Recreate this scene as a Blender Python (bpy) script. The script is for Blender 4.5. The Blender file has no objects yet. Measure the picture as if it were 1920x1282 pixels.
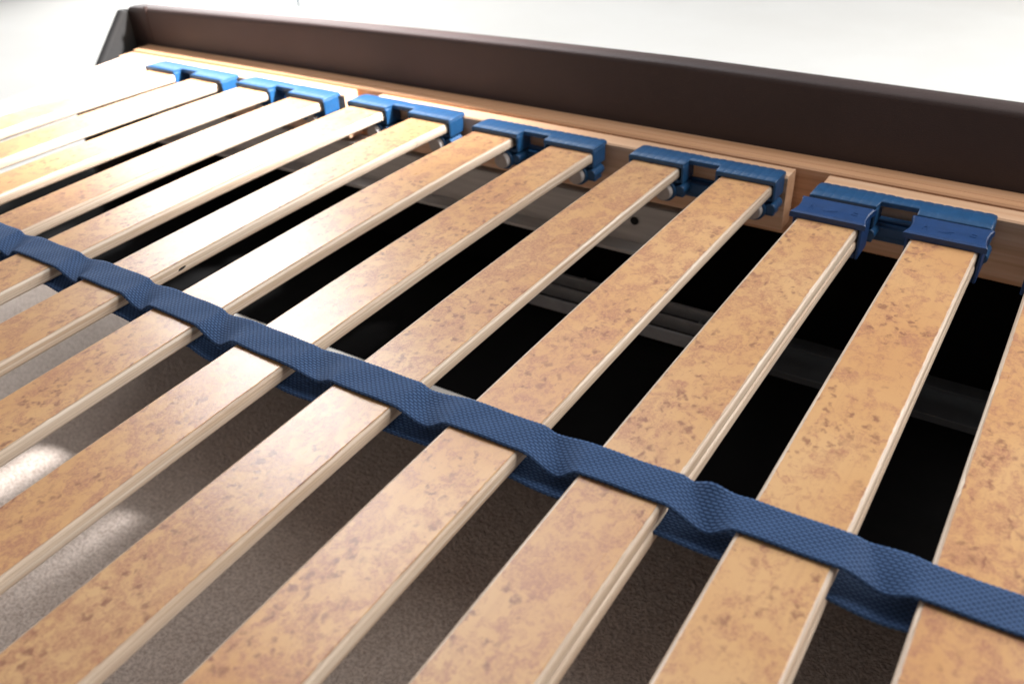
import bpy, bmesh, math, random
from mathutils import Vector, Matrix
random.seed(7)
S = bpy.context.scene
COL = S.collection

# ------------------------------------------------------------------ camera
cam_d = bpy.data.cameras.new("camera")
cam = bpy.data.objects.new("camera", cam_d)
COL.objects.link(cam)
CP = Vector((0.14646, -0.59507, 0.26794))
yaw, pit, rol = -0.59398, -0.58006, -0.0444
F_ = Vector((math.sin(yaw)*math.cos(pit), math.cos(yaw)*math.cos(pit), math.sin(pit)))
R0 = Vector((math.cos(yaw), -math.sin(yaw), 0)); U0 = R0.cross(F_)
R_ = math.cos(rol)*R0 + math.sin(rol)*U0
U_ = -math.sin(rol)*R0 + math.cos(rol)*U0
M = Matrix((R_, U_, -F_)).transposed().to_4x4(); M.translation = CP
cam.matrix_world = M
cam_d.sensor_width = 36; cam_d.lens = 31.8
cam_d.clip_start = 0.01; cam_d.clip_end = 60
cam_d.dof.use_dof = True
cam_d.dof.focus_distance = (Vector((-0.02, -0.2, 0)) - CP).dot(F_)
cam_d.dof.aperture_fstop = 10.0
S.camera = cam

# ------------------------------------------------------------------ room light
S.view_settings.view_transform = 'Standard'; S.view_settings.look = 'None'
S.view_settings.exposure = 0.0; S.view_settings.gamma = 1
w = bpy.data.worlds.new("World"); S.world = w; w.use_nodes = True
bg = w.node_tree.nodes['Background']
bg.inputs[0].default_value = (0.95, 0.95, 1.0, 1); bg.inputs[1].default_value = 0.17
def area(name, loc, target, sx, sy, L, col):
    ld = bpy.data.lights.new(name, 'AREA'); ld.shape = 'RECTANGLE'; ld.size = sx; ld.size_y = sy
    ld.energy = L*math.pi*sx*sy; ld.color = col        # L = radiance of the pane
    o = bpy.data.objects.new(name, ld); COL.objects.link(o); o.location = loc
    d = Vector(target) - Vector(loc); o.rotation_euler = d.to_track_quat('-Z', 'Y').to_euler()
    return o
# tall balcony window beyond the far end of the bed
area("window_light", (-2.66, 1.54, 1.36), (-0.25, -0.25, 1.36), 0.74, 0.78, 10.0, (0.95, 0.98, 1.0))
area("window_light_top_pane", (-2.66, 1.54, 2.33), (-0.25, -0.25, 2.33), 0.80, 1.14, 19.0, (0.93, 0.97, 1.0))
area("window_light_low_pane", (-2.50, 1.72, 0.38), (-0.25, -0.25, 0.38), 0.90, 1.14, 6.0, (1.0, 0.985, 0.96))
# bright sky through the upper part of the glazing
area("upper_window_light", (-1.75, 1.75, 2.55), (-0.1, -0.35, 0.0), 1.7, 1.2, 2.8, (0.84, 0.90, 1.0))
# second window further along the same side of the room
area("second_window_light", (1.75, 2.35, 0.95), (-0.2, -0.2, 0.75), 1.4, 2.5, 11.0, (1.0, 0.985, 0.96))
# broad overhead light of the room
area("ceiling_light", (0.60, 0.12, 0.80), (0.05, -0.05, 0), 0.4, 0.4, 13.5, (1.0, 0.985, 0.96))
area("far_fill_light", (-0.50, 0.12, 0.95), (-0.40, -0.1, 0), 0.5, 0.5, 3.0, (0.92, 0.95, 1.0))  # added fill lamp that brightens the slats towards the far end
# patch of direct sunlight that falls on the far end of the bed from beyond the panel
def sun_patch(target, az, el, dist, size, watts):
    ld = bpy.data.lights.new("sunlight_patch", 'SPOT'); ld.energy = watts; ld.color = (0.98, 0.98, 1.0)
    ld.spot_size = math.radians(size); ld.spot_blend = 1.0; ld.shadow_soft_size = .13
    d = Vector((math.cos(el)*math.sin(az), math.cos(el)*math.cos(az), math.sin(el)))
    o = bpy.data.objects.new("sunlight_patch", ld); COL.objects.link(o); o.location = Vector(target)+d*dist
    o.rotation_euler = (-d).to_track_quat('-Z', 'Y').to_euler()
sun_patch((-.60, .045, 0), math.radians(58), math.radians(46), 2.6, 14.0, 2800)
# added fill lamp at the near left that lightens the panel's far end
area("side_fill_light", (-3.1, -1.15, 0.55), (-0.3, 0.0, 0.0), 1.8, 1.5, 1.4, (1.0, 0.92, 0.88))

# ------------------------------------------------------------------ materials
def mat(name):
    m = bpy.data.materials.new(name); m.use_nodes = True
    nt = m.node_tree; b = nt.nodes['Principled BSDF']
    return m, nt, b
def N(nt, t, **k):
    n = nt.nodes.new(t)
    for a, v in k.items():
        if a in ('operation', 'blend_type', 'data_type', 'feature', 'noise_dimensions', 'wave_type', 'bands_direction', 'distance', 'interpolation_type', 'clamp'):
            setattr(n, a, v)
        else: n.inputs[a].default_value = v
    return n
def lk(nt, a, b): nt.links.new(a, b)
def math_(nt, op, a, b=None, c=None, clamp=False):
    n = nt.nodes.new('ShaderNodeMath'); n.operation = op; n.use_clamp = clamp
    for i, v in enumerate((a, b, c)):
        if v is None: continue
        if isinstance(v, (int, float)): n.inputs[i].default_value = v
        else: lk(nt, v, n.inputs[i])
    return n.outputs[0]
def coords(nt, scale=(1, 1, 1), rnd=True, rot=(0, 0, 0)):
    tc = nt.nodes.new('ShaderNodeTexCoord')
    mp = nt.nodes.new('ShaderNodeMapping'); mp.inputs['Scale'].default_value = scale
    mp.inputs['Rotation'].default_value = rot
    if rnd:
        oi = nt.nodes.new('ShaderNodeObjectInfo')
        va = nt.nodes.new('ShaderNodeVectorMath'); va.operation = 'SCALE'
        va.inputs[0].default_value = (7.3, 3.1, 5.7); lk(nt, oi.outputs['Random'], va.inputs['Scale'])
        ad = nt.nodes.new('ShaderNodeVectorMath'); ad.operation = 'ADD'
        lk(nt, tc.outputs['Object'], ad.inputs[0]); lk(nt, va.outputs[0], ad.inputs[1])
        lk(nt, ad.outputs[0], mp.inputs[0])
    else: lk(nt, tc.outputs['Object'], mp.inputs[0])
    return mp.outputs[0]
def noise(nt, vec, scale, detail=4, rough=.55, dist=0.0):
    n = nt.nodes.new('ShaderNodeTexNoise'); n.inputs['Scale'].default_value = scale
    n.inputs['Detail'].default_value = detail; n.inputs['Roughness'].default_value = rough
    n.inputs['Distortion'].default_value = dist; lk(nt, vec, n.inputs['Vector']); return n.outputs['Fac']
def ramp(nt, fac, stops):
    n = nt.nodes.new('ShaderNodeValToRGB'); e = n.color_ramp.elements
    while len(e) < len(stops): e.new(0.5)
    for el, (p, c) in zip(e, stops):
        el.position = p; el.color = c if len(c) == 4 else (*c, 1)
    lk(nt, fac, n.inputs[0]); return n.outputs[0]
def ss(nt, fac, a, b):
    n = nt.nodes.new('ShaderNodeMapRange'); n.interpolation_type = 'SMOOTHSTEP'
    n.inputs['From Min'].default_value = a; n.inputs['From Max'].default_value = b
    lk(nt, fac, n.inputs['Value']); return n.outputs['Result']
def mix(nt, fac, a, b, mode='MIX'):
    n = nt.nodes.new('ShaderNodeMix'); n.data_type = 'RGBA'; n.blend_type = mode
    if isinstance(fac, (int, float)): n.inputs['Factor'].default_value = fac
    else: lk(nt, fac, n.inputs['Factor'])
    for s, v in ((6, a), (7, b)):
        if isinstance(v, tuple): n.inputs[s].default_value = v if len(v) == 4 else (*v, 1)
        else: lk(nt, v, n.inputs[s])
    return n.outputs[2]
def bump(nt, b, h, strength, dist):
    n = nt.nodes.new('ShaderNodeBump'); n.inputs['Strength'].default_value = strength
    n.inputs['Distance'].default_value = dist; lk(nt, h, n.inputs['Height'])
    lk(nt, n.outputs[0], b.inputs['Normal']); return n

def burl_material():
    m, nt, b = mat("burl_laminate")
    v = coords(nt, (1.1, 0.9, 1))
    tone = noise(nt, v, 9, 3, .5, .3)
    c = ramp(nt, tone, [(.32, (.56, .298, .130)), (.50, (.60, .340, .153)), (.68, (.63, .380, .185))])
    wv = nt.nodes.new('ShaderNodeVectorMath'); wv.operation = 'ADD'
    nz = nt.nodes.new('ShaderNodeTexNoise'); nz.inputs['Scale'].default_value = 240; nz.inputs['Detail'].default_value = 4; lk(nt, v, nz.inputs['Vector'])
    sc = nt.nodes.new('ShaderNodeVectorMath'); sc.operation = 'SCALE'; sc.inputs['Scale'].default_value = .010
    lk(nt, nz.outputs['Color'], sc.inputs[0]); lk(nt, v, wv.inputs[0]); lk(nt, sc.outputs[0], wv.inputs[1])
    vw = wv.outputs[0]
    patch = noise(nt, vw, 66, 6, .70, 1.2)                       # mottled reddish-brown clouds
    oi2 = nt.nodes.new('ShaderNodeObjectInfo')
    shift = math_(nt, 'MULTIPLY', math_(nt, 'SUBTRACT', oi2.outputs['Random'], .5), .08)
    pk = ss(nt, math_(nt, 'ADD', patch, shift), .43, .61)
    fine = noise(nt, v, 640, 3, .75, .4)
    pf = math_(nt, 'MULTIPLY', pk, math_(nt, 'ADD', .25, math_(nt, 'MULTIPLY', ss(nt, fine, .36, .62), .75)))
    c = mix(nt, math_(nt, 'MULTIPLY', pf, .92), c, (.40, .18, .108))
    p2 = noise(nt, vw, 120, 5, .68, 1.4)                         # smaller smudges
    c = mix(nt, math_(nt, 'MULTIPLY', ss(nt, p2, .56, .70), .45), c, (.32, .13, .078))
    # bird's-eye knots in clusters
    def knots(scale, lo, hi, th, amt, col):
        vo = nt.nodes.new('ShaderNodeTexVoronoi'); vo.inputs['Scale'].default_value = scale
        lk(nt, vw, vo.inputs['Vector'])
        dot = math_(nt, 'SUBTRACT', 1.0, ss(nt, vo.outputs['Distance'], lo, hi))
        sep = nt.nodes.new('ShaderNodeSeparateColor'); lk(nt, vo.outputs['Color'], sep.inputs[0])
        pick = ss(nt, sep.outputs[0], th, th+.1)
        mask = ss(nt, noise(nt, v, 22, 2, .5, 0), .40, .52)
        return mix(nt, math_(nt, 'MULTIPLY', math_(nt, 'MULTIPLY', math_(nt, 'MULTIPLY', dot, pick), mask), amt), c, col)
    c = knots(170, .10, .50, .38, .78, (.23, .095, .06))
    c = knots(85, .06, .28, .74, .60, (.25, .105, .07))
    v2 = coords(nt, (1.7, .5, 1))
    fl = noise(nt, v2, 170, 4, .7, 2.4)
    c = mix(nt, math_(nt, 'MULTIPLY', ss(nt, fl, .62, .74), .20), c, (.27, .11, .07))
    vg = coords(nt, (420, 9, 1))
    grain = noise(nt, vg, 1.0, 4, .65, 0)                       # faint lengthwise brushing
    c = mix(nt, math_(nt, 'MULTIPLY', ss(nt, grain, .50, .72), .16), c, (.36, .17, .095))
    tonev = math_(nt, 'ADD', .93, math_(nt, 'MULTIPLY', math_(nt, 'FRACT', math_(nt, 'MULTIPLY', oi2.outputs['Random'], 7.31)), .13))
    cmb = nt.nodes.new('ShaderNodeCombineColor')
    for k_ in range(3): lk(nt, tonev, cmb.inputs[k_])
    c = mix(nt, 1.0, c, cmb.outputs[0], 'MULTIPLY')
    lk(nt, c, b.inputs['Base Color'])
    sm = math_(nt, 'ADD', math_(nt, 'MULTIPLY', noise(nt, v, 60, 3, .6, 0), .5), math_(nt, 'MULTIPLY', grain, .5))
    r = nt.nodes.new('ShaderNodeMapRange'); r.inputs['To Min'].default_value = .23; r.inputs['To Max'].default_value = .36
    lk(nt, sm, r.inputs['Value']); lk(nt, r.outputs[0], b.inputs['Roughness'])
    b.inputs['Specular IOR Level'].default_value = .5
    h = math_(nt, 'ADD', math_(nt, 'ADD', noise(nt, v, 700, 2, .5, 0), math_(nt, 'MULTIPLY', fine, .9)), math_(nt, 'MULTIPLY', noise(nt, v, 30, 2, .5, 0), 3.0))
    bump(nt, b, h, .10, .0004)
    return m
def wood_material(name, cols, along, streak=1.0, rough=.5, fine=700):
    # along: 0 = grain along local x, 1 = along local y
    m, nt, b = mat(name)
    sc = (1.2, 60, 60) if along == 0 else (60, 1.2, 60)
    v = coords(nt, sc)
    f = noise(nt, v, 3.2, 6, .65, .4)
    c = ramp(nt, f, [(.30, cols[0]), (.50, cols[1]), (.70, cols[2])])
    sc2 = (9, fine, fine) if along == 0 else (fine, 9, fine)
    v2 = coords(nt, sc2)
    g = noise(nt, v2, 1.0, 4, .6, 0)
    c = mix(nt, math_(nt, 'MULTIPLY', ss(nt, g, .54, .76), .35*streak), c, tuple(x*.66 for x in cols[0]))
    lk(nt, c, b.inputs['Base Color']); b.inputs['Roughness'].default_value = rough
    bump(nt, b, g, .18, .0003)
    return m
def plastic(name, col, rough, tint=.12):
    m, nt, b = mat(name)
    v = coords(nt)
    f = noise(nt, v, 160, 4, .6, 0)
    lo = tuple(x*(1-tint) for x in col); hi = tuple(min(1, x*(1+tint)) for x in col)
    lk(nt, ramp(nt, f, [(.3, lo), (.7, hi)]), b.inputs['Base Color'])
    fr = nt.nodes.new('ShaderNodeMapRange'); fr.inputs['To Min'].default_value = rough-.07; fr.inputs['To Max'].default_value = rough+.1
    lk(nt, noise(nt, v, 90, 4, .6, 0), fr.inputs['Value']); lk(nt, fr.outputs[0], b.inputs['Roughness'])
    bump(nt, b, noise(nt, v, 1500, 2, .5, 0), .12, .0003)
    return m
def strap_material():
    m, nt, b = mat("woven_webbing")
    tc = nt.nodes.new('ShaderNodeTexCoord')
    sep = nt.nodes.new('ShaderNodeSeparateXYZ'); lk(nt, tc.outputs['UV'], sep.inputs[0])
    s, v = sep.outputs[0], sep.outputs[1]                    # metres along / across
    row = math_(nt, 'DIVIDE', v, .00140)
    rf = math_(nt, 'FLOOR', row); fr = math_(nt, 'FRACT', row)
    a = math_(nt, 'ADD', math_(nt, 'DIVIDE', s, .0030), math_(nt, 'MULTIPLY', rf, .5))
    wob = noise(nt, tc.outputs['UV'], 320, 2, .5, 0)
    a = math_(nt, 'ADD', a, math_(nt, 'MULTIPLY', wob, .35))
    fa = math_(nt, 'FRACT', a)
    ba = math_(nt, 'SINE', math_(nt, 'MULTIPLY', fa, math.pi)); bb = math_(nt, 'SINE', math_(nt, 'MULTIPLY', fr, math.pi))
    h = math_(nt, 'MULTIPLY', math_(nt, 'POWER', ba, .6), math_(nt, 'POWER', bb, .7))
    fz = noise(nt, tc.outputs['UV'], 1800, 3, .6, 0)
    c = ramp(nt, h, [(0.0, (.005, .012, .035)), (.40, (.019, .044, .105)), (1.0, (.066, .122, .245))])  # gaps between threads painted darker, their shade put into the colour
    c = mix(nt, .22, c, ramp(nt, fz, [(.3, (.015, .036, .10)), (.7, (.07, .14, .30))]))
    lk(nt, c, b.inputs['Base Color']); b.inputs['Roughness'].default_value = .7
    b.inputs['Specular IOR Level'].default_value = .16
    hh = math_(nt, 'ADD', h, math_(nt, 'MULTIPLY', fz, .2))
    bump(nt, b, hh, .7, .0004)
    return m
def carpet_material():
    m, nt, b = mat("carpet_pile")
    v = coords(nt, rnd=False)
    f1 = noise(nt, v, 300, 2, .7, 0); f2 = noise(nt, v, 5, 4, .6, .4); f3 = noise(nt, v, 130, 3, .7, .5)
    c = ramp(nt, f1, [(.38, (.24, .18, .145)), (.50, (.54, .44, .375)), (.62, (.84, .73, .64))])
    c = mix(nt, .45, c, ramp(nt, f3, [(.35, (.36, .28, .23)), (.65, (.66, .56, .49))]))
    c = mix(nt, .35, c, ramp(nt, f2, [(.35, (.48, .39, .33)), (.65, (.64, .55, .48))]))
    lk(nt, c, b.inputs['Base Color']); b.inputs['Roughness'].default_value = .95
    b.inputs['Specular IOR Level'].default_value = .1
    h = math_(nt, 'ADD', f1, math_(nt, 'MULTIPLY', f3, 1.2)); bump(nt, b, h, .6, .003)
    return m
def leather_material():
    m, nt, b = mat("dark_leatherette")
    v = coords(nt)
    f = noise(nt, v, 12, 4, .6, .3)
    lk(nt, ramp(nt, f, [(.3, (.044, .027, .023)), (.7, (.054, .034, .030))]), b.inputs['Base Color'])
    vo = nt.nodes.new('ShaderNodeTexVoronoi'); vo.feature = 'DISTANCE_TO_EDGE'; vo.inputs['Scale'].default_value = 650
    lk(nt, v, vo.inputs['Vector'])
    bump(nt, b, ss(nt, vo.outputs['Distance'], 0, .25), .25, .0004)
    b.inputs['Roughness'].default_value = .52; b.inputs['Specular IOR Level'].default_value = .35
    return m
def steel_material():
    m, nt, b = mat("grey_steel")
    v = coords(nt, (2, 40, 40)); f = noise(nt, v, 6, 4, .6, 0)
    lk(nt, ramp(nt, f, [(.3, (.42, .40, .38)), (.7, (.54, .52, .49))]), b.inputs['Base Color'])
    b.inputs['Roughness'].default_value = .5; b.inputs['Metallic'].default_value = .35
    bump(nt, b, noise(nt, v, 30, 3, .6, 0), .1, .0004)
    return m
def dull(name, a, c2, rough=.7, scale=60):
    m, nt, b = mat(name); v = coords(nt); f = noise(nt, v, scale, 5, .65, .3)
    lk(nt, ramp(nt, f, [(.3, a), (.7, c2)]), b.inputs['Base Color']); b.inputs['Roughness'].default_value = rough
    bump(nt, b, noise(nt, v, scale*8, 3, .6, 0), .15, .0006); return m

BURL = burl_material()
def ply_material():
    m, nt, b = mat("beech_plywood")
    tc = nt.nodes.new('ShaderNodeTexCoord'); sep = nt.nodes.new('ShaderNodeSeparateXYZ'); lk(nt, tc.outputs['UV'], sep.inputs[0])
    u, v = sep.outputs[0], sep.outputs[1]
    oi = nt.nodes.new('ShaderNodeObjectInfo')
    wob = noise(nt, coords(nt, (1, 9, 1)), 3, 3, .6, 0)
    lay = math_(nt, 'ADD', math_(nt, 'DIVIDE', v, .00165), math_(nt, 'MULTIPLY', wob, .7))
    fl = math_(nt, 'FLOOR', lay); fr = math_(nt, 'FRACT', lay)
    cmb = nt.nodes.new('ShaderNodeCombineXYZ')
    lk(nt, math_(nt, 'MULTIPLY', u, 5.0), cmb.inputs[0]); lk(nt, math_(nt, 'MULTIPLY', fl, 3.7), cmb.inputs[1]); lk(nt, math_(nt, 'MULTIPLY', oi.outputs['Random'], 50.0), cmb.inputs[2])
    tone = noise(nt, cmb.outputs[0], 1.0, 3, .6, 0)
    c = ramp(nt, tone, [(.30, (.52, .37, .255)), (.50, (.66, .52, .395)), (.70, (.76, .64, .52))])
    cm2 = nt.nodes.new('ShaderNodeCombineXYZ')
    lk(nt, math_(nt, 'MULTIPLY', u, 16.0), cm2.inputs[0]); lk(nt, math_(nt, 'MULTIPLY', v, 2600.0), cm2.inputs[1]); lk(nt, math_(nt, 'MULTIPLY', oi.outputs['Random'], 90.0), cm2.inputs[2])
    fib = noise(nt, cm2.outputs[0], 1.0, 4, .65, 0)
    c = mix(nt, math_(nt, 'MULTIPLY', ss(nt, fib, .52, .70), .50), c, (.34, .225, .14))
    glue = math_(nt, 'SUBTRACT', 1.0, ss(nt, fr, .0, .22))
    c = mix(nt, math_(nt, 'MULTIPLY', glue, .45), c, (.25, .155, .095))
    dn = noise(nt, coords(nt, (1, 1, 1)), 26, 4, .6, 0)
    c = mix(nt, math_(nt, 'MULTIPLY', ss(nt, dn, .66, .76), .5), c, (.28, .19, .13))
    lk(nt, c, b.inputs['Base Color']); b.inputs['Roughness'].default_value = .45; b.inputs['Specular IOR Level'].default_value = .35
    bump(nt, b, math_(nt, 'SUBTRACT', fib, math_(nt, 'MULTIPLY', glue, .8)), .35, .0003)
    return m
PLY = ply_material()
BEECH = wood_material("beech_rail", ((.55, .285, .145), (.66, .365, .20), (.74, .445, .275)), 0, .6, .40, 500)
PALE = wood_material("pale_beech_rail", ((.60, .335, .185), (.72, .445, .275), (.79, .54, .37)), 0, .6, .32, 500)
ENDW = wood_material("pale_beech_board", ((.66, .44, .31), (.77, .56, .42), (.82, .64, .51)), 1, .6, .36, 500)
BLUE = plastic("blue_holder_plastic", (.012, .070, .175), .42)
CLAMP = plastic("royal_blue_plastic", (.007, .040, .135), .42)
PLUG = plastic("grey_rubber", (.42, .38, .36), .6)
STRAP = strap_material(); CARPET = carpet_material(); LEATHER = leather_material(); STEEL = steel_material()
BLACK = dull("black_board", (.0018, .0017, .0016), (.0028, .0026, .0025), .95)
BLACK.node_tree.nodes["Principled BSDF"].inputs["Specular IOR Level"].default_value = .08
BPLAS = dull("grey_rib_plastic", (.26, .263, .268), (.34, .343, .348), .34)  # black ribs coloured grey to make up for the little light there
DGREY = dull("charcoal_laminate", (.066, .072, .076), (.088, .094, .098), .45)
CUT = dull("cut_board_edge", (.82, .79, .73), (.90, .87, .82), .6, 200)
WING = dull("charcoal_wing", (.016, .0145, .0135), (.022, .020, .0185), .9, 300)  # end wing colour, darker and greyer than the panel
HOLE = dull("hole_shade_and_knot", (.004, .004, .004), (.006, .006, .006), .9)  # painted shade of the bolt hole, also the dark knot's colour
CORD = plastic("blue_cord", (.05, .12, .2), .5)

# ------------------------------------------------------------------ mesh helpers
def link(name, bm, mats, parent=None, loc=(0, 0, 0), smooth=False, bevel=0, seg=2):
    bmesh.ops.recalc_face_normals(bm, faces=bm.faces)
    me = bpy.data.meshes.new(name); bm.to_mesh(me); bm.free()
    for m in (mats if isinstance(mats, (list, tuple)) else [mats]): me.materials.append(m)
    if smooth:
        for p in me.polygons: p.use_smooth = True
    o = bpy.data.objects.new(name, me); COL.objects.link(o); o.location = loc
    if parent: o.parent = parent
    if bevel:
        md = o.modifiers.new("edge", 'BEVEL'); md.width = bevel; md.segments = seg; md.limit_method = 'ANGLE'; md.angle_limit = math.radians(40)
    return o
def tag(o, label=None, cat=None, group=None, kind=None):
    if label: o['label'] = label
    if cat: o['category'] = cat
    if group: o['group'] = group
    if kind: o['kind'] = kind
    return o
def box(bm, x0, x1, y0, y1, z0, z1, mi=0):
    vs = [bm.verts.new((x, y, z)) for z in (z0, z1) for y in (y0, y1) for x in (x0, x1)]
    for f in ((0, 2, 3, 1), (4, 5, 7, 6), (0, 1, 5, 4), (1, 3, 7, 5), (3, 2, 6, 7), (2, 0, 4, 6)):
        bm.faces.new([vs[i] for i in f]).material_index = mi
def prism(bm, pts, z0, z1):
    a = [bm.verts.new((x, y, z0)) for x, y in pts]; b = [bm.verts.new((x, y, z1)) for x, y in pts]
    bm.faces.new(list(reversed(a))); bm.faces.new(b); n = len(pts)
    for i in range(n): bm.faces.new((a[i], a[(i+1) % n], b[(i+1) % n], b[i]))
def cyl(bm, c, r, y0, y1, n=20, axis='y', r1=None):
    r1 = r if r1 is None else r1
    A, B = [], []
    for i in range(n):
        t = 2*math.pi*i/n; p, q = math.cos(t), math.sin(t)
        if axis == 'y':
            A.append(bm.verts.new((c[0]+r*p, y0, c[1]+r*q))); B.append(bm.verts.new((c[0]+r1*p, y1, c[1]+r1*q)))
        else:
            A.append(bm.verts.new((y0, c[0]+r*p, c[1]+r*q))); B.append(bm.verts.new((y1, c[0]+r1*p, c[1]+r1*q)))
    bm.faces.new(A); bm.faces.new(list(reversed(B)))
    for i in range(n): bm.faces.new((A[i], A[(i+1) % n], B[(i+1) % n], B[i]))
def copy_tree(o, parent=None):
    c = o.copy(); COL.objects.link(c)
    if parent: c.parent = parent
    for ch in list(o.children): copy_tree(ch, c)
    return c
def bow(x):            # the long beech parts are very slightly bowed along the bed
    pts = [(-1.0, -.022), (-.763, -.012), (-.5286, -.0035), (-.28, .0), (-.108, .0), (.024, -.001), (.128, -.003), (.5, -.008)]
    for (xa, a), (xb, b2) in zip(pts, pts[1:]):
        if x <= xb:
            t = (x-xa)/(xb-xa); t = max(0, t); return a+(b2-a)*t
    return pts[-1][1]
def sweep_x(bm, prof, x0, x1, step=.03, off=bow, mi=0, ztop=None):
    """profile = closed loop of (y, z), swept along x and following the bow"""
    n = max(2, int((x1-x0)/step)+1); rings = []
    for i in range(n):
        x = x0+(x1-x0)*i/(n-1); d = off(x)
        rings.append([bm.verts.new((x, y+d, z+(ztop(x) if (ztop and z > .02) else 0))) for y, z in prof])
    k = len(prof)
    for a, b2 in zip(rings, rings[1:]):
        for j in range(k): bm.faces.new((a[j], a[(j+1) % k], b2[(j+1) % k], b2[j])).material_index = mi
    bm.faces.new(rings[0]).material_index = mi; bm.faces.new(list(reversed(rings[-1]))).material_index = mi

def empty(name, loc):
    o = bpy.data.objects.new(name, None); COL.objects.link(o); o.location = loc; o.empty_display_size = .05; return o
def attach(o, root, label=None):
    o.parent = root; o.location = Vector(o.location) - Vector(root.location)
    if label: o['label'] = label
    return o
BASE = tag(empty("slatted_bed_base", (-.25, -.3, -.0425)), "slatted bed base of tan burl slats with blue holders and navy webbing", "bed base")
FRAME = tag(empty("bed_frame", (-.25, .0735, -.349)), "dark brown leatherette bed side with a beech ledge standing behind the slats", "bed frame")
# ------------------------------------------------------------------ floor
FZ = -.35
bm = bmesh.new(); g = 24
box(bm, -14, 14, -14, 14, FZ-.02, FZ)
tag(link("carpet_floor", bm, CARPET), kind='structure')

mf, ntf, bf = mat("pale_floor_sheet")
vf = coords(ntf, rnd=False)
lk(ntf, ramp(ntf, noise(ntf, vf, 2.5, 4, .6, .3), [(.35, (.86, .84, .79)), (.65, (.90, .885, .84))]), bf.inputs['Base Color'])
bf.inputs['Roughness'].default_value = .5
bm = bmesh.new(); box(bm, -14, 14, .115, 14, FZ+.0005, FZ+.004)  # pale sheet added over the carpet so the background reads bright
tag(link("pale_floor_sheet", bm, mf), kind='structure')

# ------------------------------------------------------------------ dark side panel of the bed
PY = .0735; PT = .024
def ztop(x): return .0552 - .026*max(0, -(x+.13))**1.25 - .055
prof = [(PY, FZ+.001), (PY, .0505), (PY+.0008, .0535), (PY+.003, .0550), (PY+.012, .0553), (PY+PT-.003, .0550), (PY+PT-.0008, .0535), (PY+PT, .0505), (PY+PT, FZ+.001)]
bm = bmesh.new(); sweep_x(bm, prof, -.8, .62, ztop=ztop)
PANEL = attach(link("side_panel", bm, LEATHER), FRAME)
o = PANEL
for p in o.data.polygons: p.use_smooth = len(p.vertices) == 4
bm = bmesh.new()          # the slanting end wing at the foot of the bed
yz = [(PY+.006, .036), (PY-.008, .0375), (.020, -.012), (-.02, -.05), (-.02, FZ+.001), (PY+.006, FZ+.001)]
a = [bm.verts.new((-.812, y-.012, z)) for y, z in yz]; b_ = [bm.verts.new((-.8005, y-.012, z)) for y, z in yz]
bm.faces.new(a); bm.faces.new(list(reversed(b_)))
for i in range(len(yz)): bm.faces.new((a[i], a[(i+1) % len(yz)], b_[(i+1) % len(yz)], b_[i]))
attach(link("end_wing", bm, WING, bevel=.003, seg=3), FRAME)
bm = bmesh.new()          # upright seam near the corner
sweep_x(bm, [(PY-.0006, -.01), (PY-.0006, .043), (PY+.003, .043), (PY+.003, -.01)], -.7715, -.7695, step=.01)
o = link("seam", bm, LEATHER); o.parent = PANEL

bm = bmesh.new(); sweep_x(bm, [(.0698, -.170), (.0698, -.068), (.0731, -.068), (.0731, -.170)], -.78, .60)  # black sheet added to darken the panel below the batten
attach(link("lower_black_sheet", bm, BLACK), FRAME)
# ------------------------------------------------------------------ beech rails
bm = bmesh.new()
sweep_x(bm, [(.0492, -.056), (.0492, -.0008), (.0504, .0006), (.0572, .0006), (.0576, .0012), (.0715, .0012), (.0727, .0002), (.0727, -.056)], -.776, .62)
o = link("batten", bm, BEECH, smooth=False)
attach(o, FRAME)
segs = [(-.772, -.4505, "pale beech rail segment at the far brightly lit corner"),
        (-.4185, -.0245, "pale beech rail segment in the middle, ending in a square cut"),
        (.0005, .40, "pale beech rail segment behind the two clamped slats")]
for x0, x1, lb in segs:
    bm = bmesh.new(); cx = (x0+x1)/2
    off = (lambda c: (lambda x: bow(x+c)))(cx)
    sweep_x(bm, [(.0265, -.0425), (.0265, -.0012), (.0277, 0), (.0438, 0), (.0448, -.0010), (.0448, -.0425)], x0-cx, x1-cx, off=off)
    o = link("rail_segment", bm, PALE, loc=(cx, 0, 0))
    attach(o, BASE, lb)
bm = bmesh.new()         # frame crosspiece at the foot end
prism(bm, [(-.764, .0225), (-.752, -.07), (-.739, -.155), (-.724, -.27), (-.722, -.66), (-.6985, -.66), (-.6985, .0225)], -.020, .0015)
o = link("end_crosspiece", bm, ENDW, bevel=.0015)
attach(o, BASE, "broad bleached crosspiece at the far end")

# ------------------------------------------------------------------ slats
SX = [0.16346, 0.09305, 0.02186, -0.04907, -0.12055, -0.19218, -0.26653, -0.33549, -0.40593, -0.4751, -0.54413, -0.61035, -0.67644]
SDX = [-0.00346, -0.0021, -0.00173, 0.00295, 0.0029, -0.00396, -0.00264, 0.00178, 5e-05, 0.00282, 0, 0, 0]
SDB = [-0.00122, 0.00738, 0.01088, 0.01497, 0.00605, -0.0071, -0.01059, -0.00392, -0.00396, -0.01245, 0, 0, 0]
SDU = [0.0, -0.00043, 0.00043, -0.00402, -0.00614, 0.00129, -0.00278, -0.00417, -0.00285, 0.00198, 0.00475, 0.00527, 0.00673]
A0, B0 = 0.03119, -0.0783
UT = [0.311, 0.312, 0.3141, 0.3148, 0.315, 0.3143, 0.3112, 0.3093, 0.309, 0.3074, 0.3061, 0.3053, 0.3047]
UB = [0.3302, 0.332, 0.3341, 0.3354, 0.3369, 0.3352, 0.3314, 0.3303, 0.3291, 0.3295, 0.3297, 0.3294, 0.3289]
UEND = .67
def sz(i, u): return A0*u + (B0+SDB[i])*u*u
def sx(i, u): return SDX[i]*u
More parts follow.
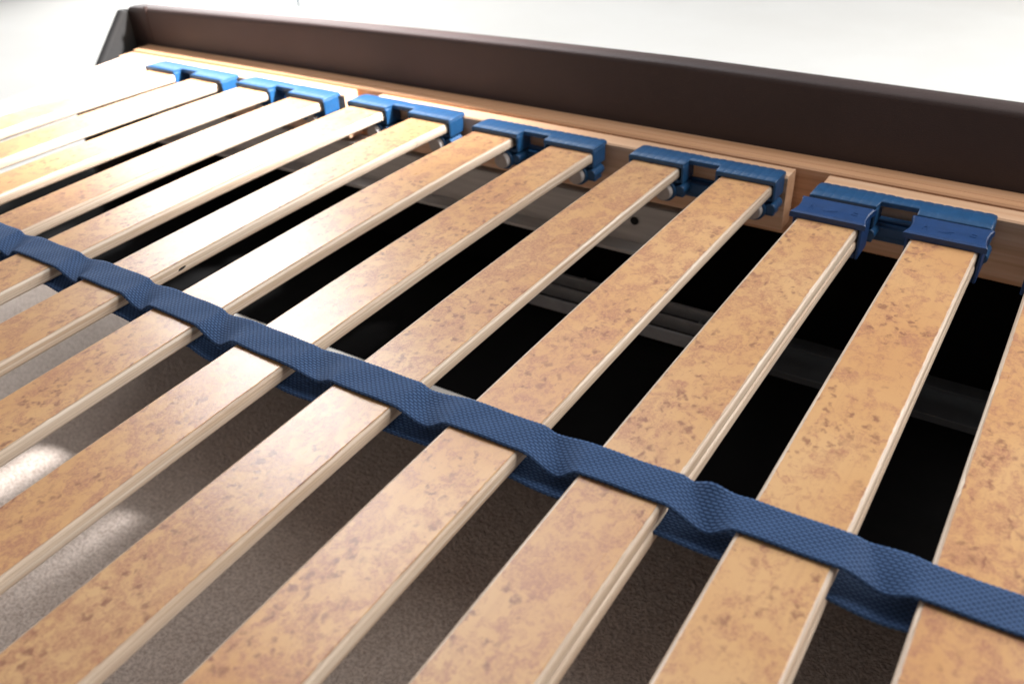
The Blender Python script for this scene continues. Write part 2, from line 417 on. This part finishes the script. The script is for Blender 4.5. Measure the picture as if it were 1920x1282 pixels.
def core_loop(hw, top, bot, r):
    pts = []; h = (top-bot)/2; n = 8; cx = hw - r
    def sp(a): return math.copysign(abs(a)**.62, a)
    for s, (ca, cb) in ((1, (90, -90)), (-1, (270, 90))):
        for k in range(n+1):
            t = math.radians(ca+(cb-ca)*k/n)
            # squarish nose: flat top, bottom and side with rounded corners
            pts.append((s*cx + r*sp(math.cos(t)), (top+bot)/2 + h*sp(math.sin(t))))
    return pts
def sweep_slat(bm, i, loop, u0, u1, n, dz=0):
    uvl = bm.loops.layers.uv.new("UVMap"); rings = []
    for k in range(n+1):
        u = u0+(u1-u0)*k/n; z = sz(i, u); x = sx(i, u)
        rings.append([(bm.verts.new((x+px, -u, z+pz+dz)), u, pz) for px, pz in loop])
    m = len(loop)
    for a, b2 in zip(rings, rings[1:]):
        for j in range(m):
            q = (a[j], a[(j+1) % m], b2[(j+1) % m], b2[j])
            f = bm.faces.new([t[0] for t in q]); f.smooth = True
            for lp, t in zip(f.loops, q): lp[uvl].uv = (t[1], t[2])
    bm.faces.new([t[0] for t in rings[0]]); bm.faces.new([t[0] for t in reversed(rings[-1])])
SLATS = []
for i in range(13):
    bm = bmesh.new()
    sweep_slat(bm, i, core_loop(.0200, -.0003, -.0084, .0026), -.015-SDU[i]*0, UEND, 36)
    o = attach(link("slat", bm, PLY, loc=(SX[i], 0, 0)), BASE)
    rg = random.Random(100+i)
    bm = bmesh.new(); n = 260; prev = None
    for k in range(n+1):
        u = -.014+(UEND+.0135)*k/n
        z = sz(i, u); x = sx(i, u)
        jl = rg.gauss(0, .00007); jr = rg.gauss(0, .00007)
        if rg.random() < .03: jl -= rg.uniform(.0002, .0006)
        if rg.random() < .03: jr -= rg.uniform(.0002, .0006)
        row = [bm.verts.new((x+a, -u, z+b2)) for a, b2 in ((-.0181-jl, -.0007), (-.0181-jl, -.00010), (-.0178, 0), (.0178, 0), (.0181+jr, -.00010), (.0181+jr, -.0007))]
        if prev:
            for j in range(5): bm.faces.new((prev[j], prev[j+1], row[j+1], row[j]))
        prev = row
    v = link("veneer", bm, BURL, o)
    SLATS.append(o)
# small dark knot in a slat side, as in the photo
bm = bmesh.new(); cyl(bm, (-.285, 0), .0009, -.0002, .0002, 10, axis='x')
for v_ in bm.verts: v_.co.y = -.285 + (v_.co.y+.285)*3.2 + v_.co.z*1.5
k = link("knot", bm, HOLE, SLATS[7]); k.location = (.0199+sx(7, .285), 0, sz(7, .285)-.0044)
# second leaf under the three firm slats
for i in range(3):
    bm = bmesh.new(); sweep_slat(bm, i, core_loop(.0199, -.0088, -.0165, .0026), .018, UEND, 36)
    attach(link("stiffening_leaf", bm, PLY, loc=(SX[i]+.0004, 0, 0)), BASE)

# ------------------------------------------------------------------ blue double holders
PITCH = .0705
def scallop(x0, x1, y, amp=.0005, pitch=.0060):
    n = max(2, int((x1-x0)/.0012)); out = []
    for k in range(n+1):
        x = x0+(x1-x0)*k/n
        out.append((x, y+amp*abs(math.sin(math.pi*x/pitch))))
    return out
def make_holder():
    h = PITCH/2; W = .0226
    bm = bmesh.new()
    # top plate as one outline: left pocket, bridge, right pocket; ribbed on top, scalloped behind
    xs = []; x = -h-W
    while x < h+W-1e-6: xs.append(x); x += .0007
    xs.append(h+W)
    def front(x): return 0.0 if (abs(x+h) <= W+1e-6 or abs(x-h) <= W+1e-6) else .0098
    def back(x):
        base = .0254 + .0008*abs(math.sin(math.pi*x/.0062))
        for e in (-h-W, h+W):
            dd = abs(x-e)
            if dd < .0035: base -= (.0035 - math.sqrt(max(0, .0035**2-(.0035-dd)**2)))
        if abs(x) < .010: base -= .0016*(.5+.5*math.cos(math.pi*x/.010))
        return base
    def topz(x, y):
        z = .0040 - .00025*max(0, 1-abs(math.sin(math.pi*x/.0062))*2.2) - .0012*max(0, (y-.018)/.008)
        for e in (-h-W, h+W):
            dd = abs(x-e)
            if dd < .0018: z -= .0009*(1-dd/.0018)**2
        return z
    prev = None
    for x in xs:
        f, b2 = front(x), back(x)
        row = []
        ys = [f, f+.0006]+[f+.0006+(b2-f-.0012)*t for t in (.33, .66)]+[b2-.0006, b2]
        for j, y in enumerate(ys):
            z = topz(x, y)
            if j == 0 or j == 5: z -= .0007
            row.append(bm.verts.new((x, y, z)))
        row += [bm.verts.new((x, b2, .0004)), bm.verts.new((x, f, .0004))]
        if prev:
            for j in range(8): bm.faces.new((prev[j], prev[(j+1) % 8], row[(j+1) % 8], row[j])).smooth = j < 5
        else: bm.faces.new(row)
        prev = row
    bm.faces.new(list(reversed(prev)))
    root = link("slat_holder", bm, BLUE)
    for s in (-h, h):
        bm = bmesh.new()
        for sg in (-1, 1):
            a, b2 = sorted((s+sg*.0207, s+sg*.0229)); box(bm, a, b2, .0004, .0205, -.0122, .0016)
        box(bm, s-.0206, s+.0206, .0008, .020, -.0125, -.0096)
        box(bm, s-.0206, s+.0206, .0172, .0203, -.0094, .0012)
        link("pocket", bm, BLUE, root, bevel=.0009, seg=3)
        bm = bmesh.new()       # rubber bearing arm under the pocket
        cyl(bm, (s+.0095, -.0195), .0086, -.0015, .024, 24)
        box(bm, s+.002, s+.017, .004, .023, -.0155, -.0115)
        link("bearing_sleeve", bm, BLUE, root, bevel=.0007)
        bm = bmesh.new(); cyl(bm, (s+.0095, -.0195), .0066, -.0060, .003, 24)
        link("plug", bm, PLUG, root, bevel=.0012, seg=3)
        bm = bmesh.new(); cyl(bm, (s+.0205, -.0178), .0042, .000, .0165, 18); box(bm, s+.014, s+.0225, .004, .016, -.0250, -.0185)
        link("lug", bm, BLUE, root, bevel=.0008)
    bm = bmesh.new(); box(bm, -h+.012, h-.004, .0125, .0195, -.0235, -.0155); box(bm, -h-.012, h+.016, .0195, .0262, -.030, -.0135)
    link("crossbar", bm, BLUE, root, bevel=.001)
    return root
pairs = [(-1, 0), (1, 2), (3, 4), (5, 6), (7, 8), (9, 10), (11, 12)]
H0 = make_holder()
for k, (a, b2) in enumerate(pairs):
    o = H0 if k == 0 else copy_tree(H0)
    if a < 0: xc = SX[0]+PITCH/2; yc = -.002
    else: xc = (SX[a]+SX[b2])/2; yc = -(SDU[a]+SDU[b2])/2 - (.003 if k == 1 else 0)
    o.location = (xc, yc, 0)
    attach(o, BASE)

# ------------------------------------------------------------------ slider clamps
def make_clamp():
    bm = bmesh.new(); n = 14; L = .0275
    def half(t):            # waisted sides with short ears at both ends
        e = abs(2*t-1)
        return .0224 + .0022*e**2.2
    pr = None
    for k in range(n+1):
        t = k/n; y = t*L; hwid = half(t); zt = .0052 - .0006*(1-abs(2*t-1))**1
        if k in (0, n): zt -= .0007
        row = [bm.verts.new((x, y, z)) for x, z in ((-hwid, .0007), (-hwid, zt-.0006), (-hwid+.0008, zt), (-hwid*.5, zt), (0, zt), (hwid*.5, zt), (hwid-.0008, zt), (hwid, zt-.0006), (hwid, .0007))]
        if pr:
            for j in range(9): bm.faces.new((pr[j], pr[(j+1) % 9], row[(j+1) % 9], row[j]))
        else: bm.faces.new(row)
        pr = row
    bm.faces.new(list(reversed(pr)))
    root = link("slider_clamp", bm, CLAMP)
    bm = bmesh.new()
    for sg in (-1, 1):
        a, b2 = sorted((sg*.0206, sg*.0226)); box(bm, a, b2, .002, .0255, -.0215, .0012)
    box(bm, -.0205, .0205, .0025, .025, -.0213, -.0172)
    link("side_walls", bm, CLAMP, root, bevel=.0009, seg=3)
    bm = bmesh.new()         # raised marks: bar, open wedge, dash
    zt = .0044
    def stroke(x0, y0, x1, y1, wd=.0005):
        d = Vector((x1-x0, y1-y0)); nn = Vector((-d.y, d.x)).normalized()*wd
        prism(bm, [(x0+nn.x, y0+nn.y), (x0-nn.x, y0-nn.y), (x1-nn.x, y1-nn.y), (x1+nn.x, y1+nn.y)], zt, zt+.00055)
    stroke(-.0150, .0095, -.0150, .0175); stroke(-.0125, .0095, -.0125, .0175); stroke(-.0150, .0135, -.0125, .0135)
    stroke(-.0055, .0098, .0030, .0128); stroke(-.0055, .0098, .0022, .0092)
    stroke(.0125, .0120, .0160, .0120); stroke(.0125, .0155, .0158, .0155); stroke(.0125, .0120, .0125, .0155)
    link("embossed_mark", bm, CLAMP, root)
    return root
C0 = make_clamp()
for i, yy in ((0, -.0366), (1, -.0355), (2, -.0385)):
    o = C0 if i == 0 else copy_tree(C0)
    o.location = (SX[i]+sx(i, -yy), yy, sz(i, .025)-.0002)
    attach(o, BASE)

# ------------------------------------------------------------------ webbing strap
def lerp_tab(tab, x):
    xs = SX[::-1]; ys = tab[::-1]
    if x <= xs[0]: return ys[0]
    for a in range(12):
        if x <= xs[a+1]:
            t = (x-xs[a])/(xs[a+1]-xs[a]); return ys[a]+(ys[a+1]-ys[a])*t
    return ys[-1]+(ys[-1]-ys[-2])/(xs[-1]-xs[-2])*(x-xs[-1])
def sst(t): t = max(0, min(1, t)); return t*t*(3-2*t)
def slat_edges():
    E_ = []
    for i in range(12, -1, -1):
        u = (UT[i]+UB[i])/2; xc = SX[i]+sx(i, u); E_.append((xc-.0200, xc+.0200, sz(i, u), i))
    return E_
EDG = slat_edges()
def seeded(i, k): return random.Random(i*31+k*7+3).uniform(-1, 1)
def top_z(x, v):
    """v: 0 = far edge, 1 = near edge"""
    for k, (a, b2, z, i) in enumerate(EDG):
        if a <= x <= b2: return z+.0011, 0
        if k+1 < len(EDG) and b2 < x < EDG[k+1][0]:
            t = (x-b2)/(EDG[k+1][0]-b2); zn = EDG[k+1][2]
            base = z+(zn-z)*t+.0011
            dp = .0046+.0013*seeded(i, 1)
            pk = (.24+.05*seeded(i, 2)) + v*(.42+.06*seeded(i, 3))
            sh = sst(t/pk) if t < pk else 1-sst((t-pk)/(1-pk))
            lift = .0012*math.sin(math.pi*t)*(1-v)*max(0, seeded(i, 4)+.2)
            y = .0016*math.sin(math.pi*t)*seeded(i, 5)
            if i == 2: lift = .0050*math.exp(-((t-.45)/.25)**2)*(1-v)**1.5; dp = .0055
            return base-dp*(.45+.75*v)*sh+lift, y
    return EDG[-1][2]+.0011, 0
def low_z(x, v):
    for k, (a, b2, z, i) in enumerate(EDG):
        th = .0088
        if a-.0 <= x <= b2: return z-th-.0012, 0
        if k+1 < len(EDG) and b2 < x < EDG[k+1][0]:
            t = (x-b2)/(EDG[k+1][0]-b2); i2 = EDG[k+1][3]
            z0 = z-th-.0012; z1 = EDG[k+1][2]-.0088-.0012
            sag = -.0014*math.sin(math.pi*t)*(.8+.5*seeded(i, 6))*(1+.5*v)
            return z0+(z1-z0)*sst(t)+sag, -.0008*math.sin(math.pi*t)*seeded(i, 7)
    return EDG[-1][2]-.018, 0
def make_strap(name, fz, x0, x1, shift):
    bm = bmesh.new(); uvl = bm.loops.layers.uv.new("UVMap")
    nx = int((x1-x0)/.0007); nv = 14; pr = None; s = 0; lastp = None
    for k in range(nx+1):
        x = x0+(x1-x0)*k/nx
        yt, yb = -lerp_tab(UT, x)+shift, -lerp_tab(UB, x)+shift
        yt, yb = yt+.0002, yb-.0002
        zz, dy = fz(x, .5)
        p = Vector((x, zz));
        if lastp is not None: s += (p-lastp).length
        lastp = p
        row = []
        for j in range(nv+1):
            v = j/nv; z, dy = fz(x, v)
            y = yt+(yb-yt)*v+dy
            if j in (0, nv): y += (.00020*math.sin(2*math.pi*s/.0022+j))*(1 if j else -1)
            z += .0002*math.sin(x*190+v*5)
            row.append((bm.verts.new((x, y, z)), s, v*.020))
        if pr:
            for j in range(nv):
                q = (pr[j], pr[j+1], row[j+1], row[j])
                f = bm.faces.new([t[0] for t in q]); f.smooth = True
                for lp, t in zip(f.loops, q): lp[uvl].uv = (t[1], t[2])
        pr = row
    o = link(name, bm, STRAP)
    md = o.modifiers.new("thick", 'SOLIDIFY'); md.thickness = .0011; md.offset = 0
    return o
o = make_strap("webbing_strap", top_z, -.705, .215, 0)
attach(o, BASE, "upper strap running over the tops of the slats")
o = make_strap("webbing_strap", low_z, -.705, .215, -.0068)
attach(o, BASE, "lower strap passing underneath the slats")

# ------------------------------------------------------------------ things under the slats
def off2(x): return bow(x)
bm = bmesh.new()
sweep_x(bm, [(.0280, -.083), (.0280, -.0495), (.0275, -.0480), (.0300, -.0470), (.0480, -.0470), (.0480, -.0500), (.0312, -.0510), (.0312, -.0805), (.0312, -.083)], -.74, -.108)
STL = attach(link("steel_angle", bm, STEEL), FRAME)
bm = bmesh.new(); sweep_x(bm, [(.0120, -.0860), (.0120, -.0832), (.0311, -.0832), (.0311, -.0860)], -.74, -.108)
o = link("flange", bm, STEEL); o.parent = STL
bm = bmesh.new(); cyl(bm, (0, 0), .0036, -.0004, .0004, 18)  # flat dark disc on the steel, the hole's shade put into colour
o = link("bolt_hole", bm, HOLE, loc=(-.1463, .0276, -.0631)); o.parent = STL

root = bpy.data.objects.new("storage_board", None); COL.objects.link(root); root.location = (-.3, 0, -.18)
tag(root, "black storage board lying inside the bed below the slats", "board")
bm = bmesh.new()
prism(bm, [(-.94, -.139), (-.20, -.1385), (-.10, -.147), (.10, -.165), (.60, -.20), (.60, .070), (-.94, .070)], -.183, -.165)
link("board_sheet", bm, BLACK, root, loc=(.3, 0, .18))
bm = bmesh.new()
prism(bm, [(-.485, -.155), (-.20, -.155), (-.10, -.163), (-.088, -.164), (-.086, -.149), (-.10, -.1472), (-.20, -.1387), (-.485, -.1392)], -.1828, -.1600)
link("edge_strip", bm, CUT, root, loc=(.3, 0, .18))
for xx in (-.55, .3):
    bm = bmesh.new(); box(bm, xx-.03, xx+.03, .040, .0695, FZ+.001, -.1832)
    link("leg", bm, BLACK, root, loc=(.3, 0, .18))

root = bpy.data.objects.new("ribbed_panel", None); COL.objects.link(root); root.location = (-.2, .06, -.165)
tag(root, "black plastic panel with raised parallel ribs lying on the storage board", "plastic panel")
bm = bmesh.new(); box(bm, -.275, -.045, .012, .116, -.1648, -.1615)
link("panel_base", bm, BLACK, root, loc=(.2, -.06, .165))
for yy in (.014, .036, .058, .083, .108):
    bm = bmesh.new()
    sweep_x(bm, [(yy-.0022, -.1615), (yy-.0012, -.1510), (yy+.0008, -.1505), (yy+.0010, -.1615)], -.275, -.045, off=lambda x: .012*(x+.16))
    link("rib", bm, BPLAS, root, loc=(.2, -.06, .165))
for xx, y0 in ((-.215, .058), (-.190, .036), (-.115, .083), (-.09, .036)):
    bm = bmesh.new(); box(bm, xx-.0006, xx+.0006, y0+.004, y0+.019, -.1614, -.1565)
    link("web_tab", bm, BPLAS, root, loc=(.2, -.06, .165))
root = bpy.data.objects.new("charcoal_plank_stack", None); COL.objects.link(root); root.location = (.2, .06, -.165)
root.name = "charcoal_beam"
tag(root, "flat charcoal beam of joined boards lying below the clamped slats", "beam")
for y0, y1, zt in ((.014, .050, -.1585), (.0506, .066, -.1580), (.0672, .104, -.1590)):
    bm = bmesh.new(); sweep_x(bm, [(y0, -.1648), (y0, zt), (y1, zt), (y1, -.1648)], -.042, .40, off=lambda x: .0)
    link("board", bm, DGREY, root, loc=(-.2, -.06, .165), bevel=.0004)

# near support of the slats, just out of the picture
bm = bmesh.new(); box(bm, -.78, .42, -.672, -.640, -.085, -.0355)
MB = attach(link("middle_beam", bm, BEECH, bevel=.002), BASE)
for xx in (-.7, .35):
    bm = bmesh.new(); box(bm, xx-.02, xx+.02, -.670, -.642, FZ+.001, -.0852)
    o = link("leg", bm, BEECH, bevel=.002); o.parent = MB

# thin cord far behind the panel
bm = bmesh.new(); cyl(bm, (0, 0), .0035, 0, .9, 10, axis='x')
o = link("hanging_cord", bm, CORD, loc=(-1.905, 1.395, -.346)); o.rotation_euler.y = -math.pi/2
tag(o, "thin blue cord hanging in the bright background beyond the panel", "cord")
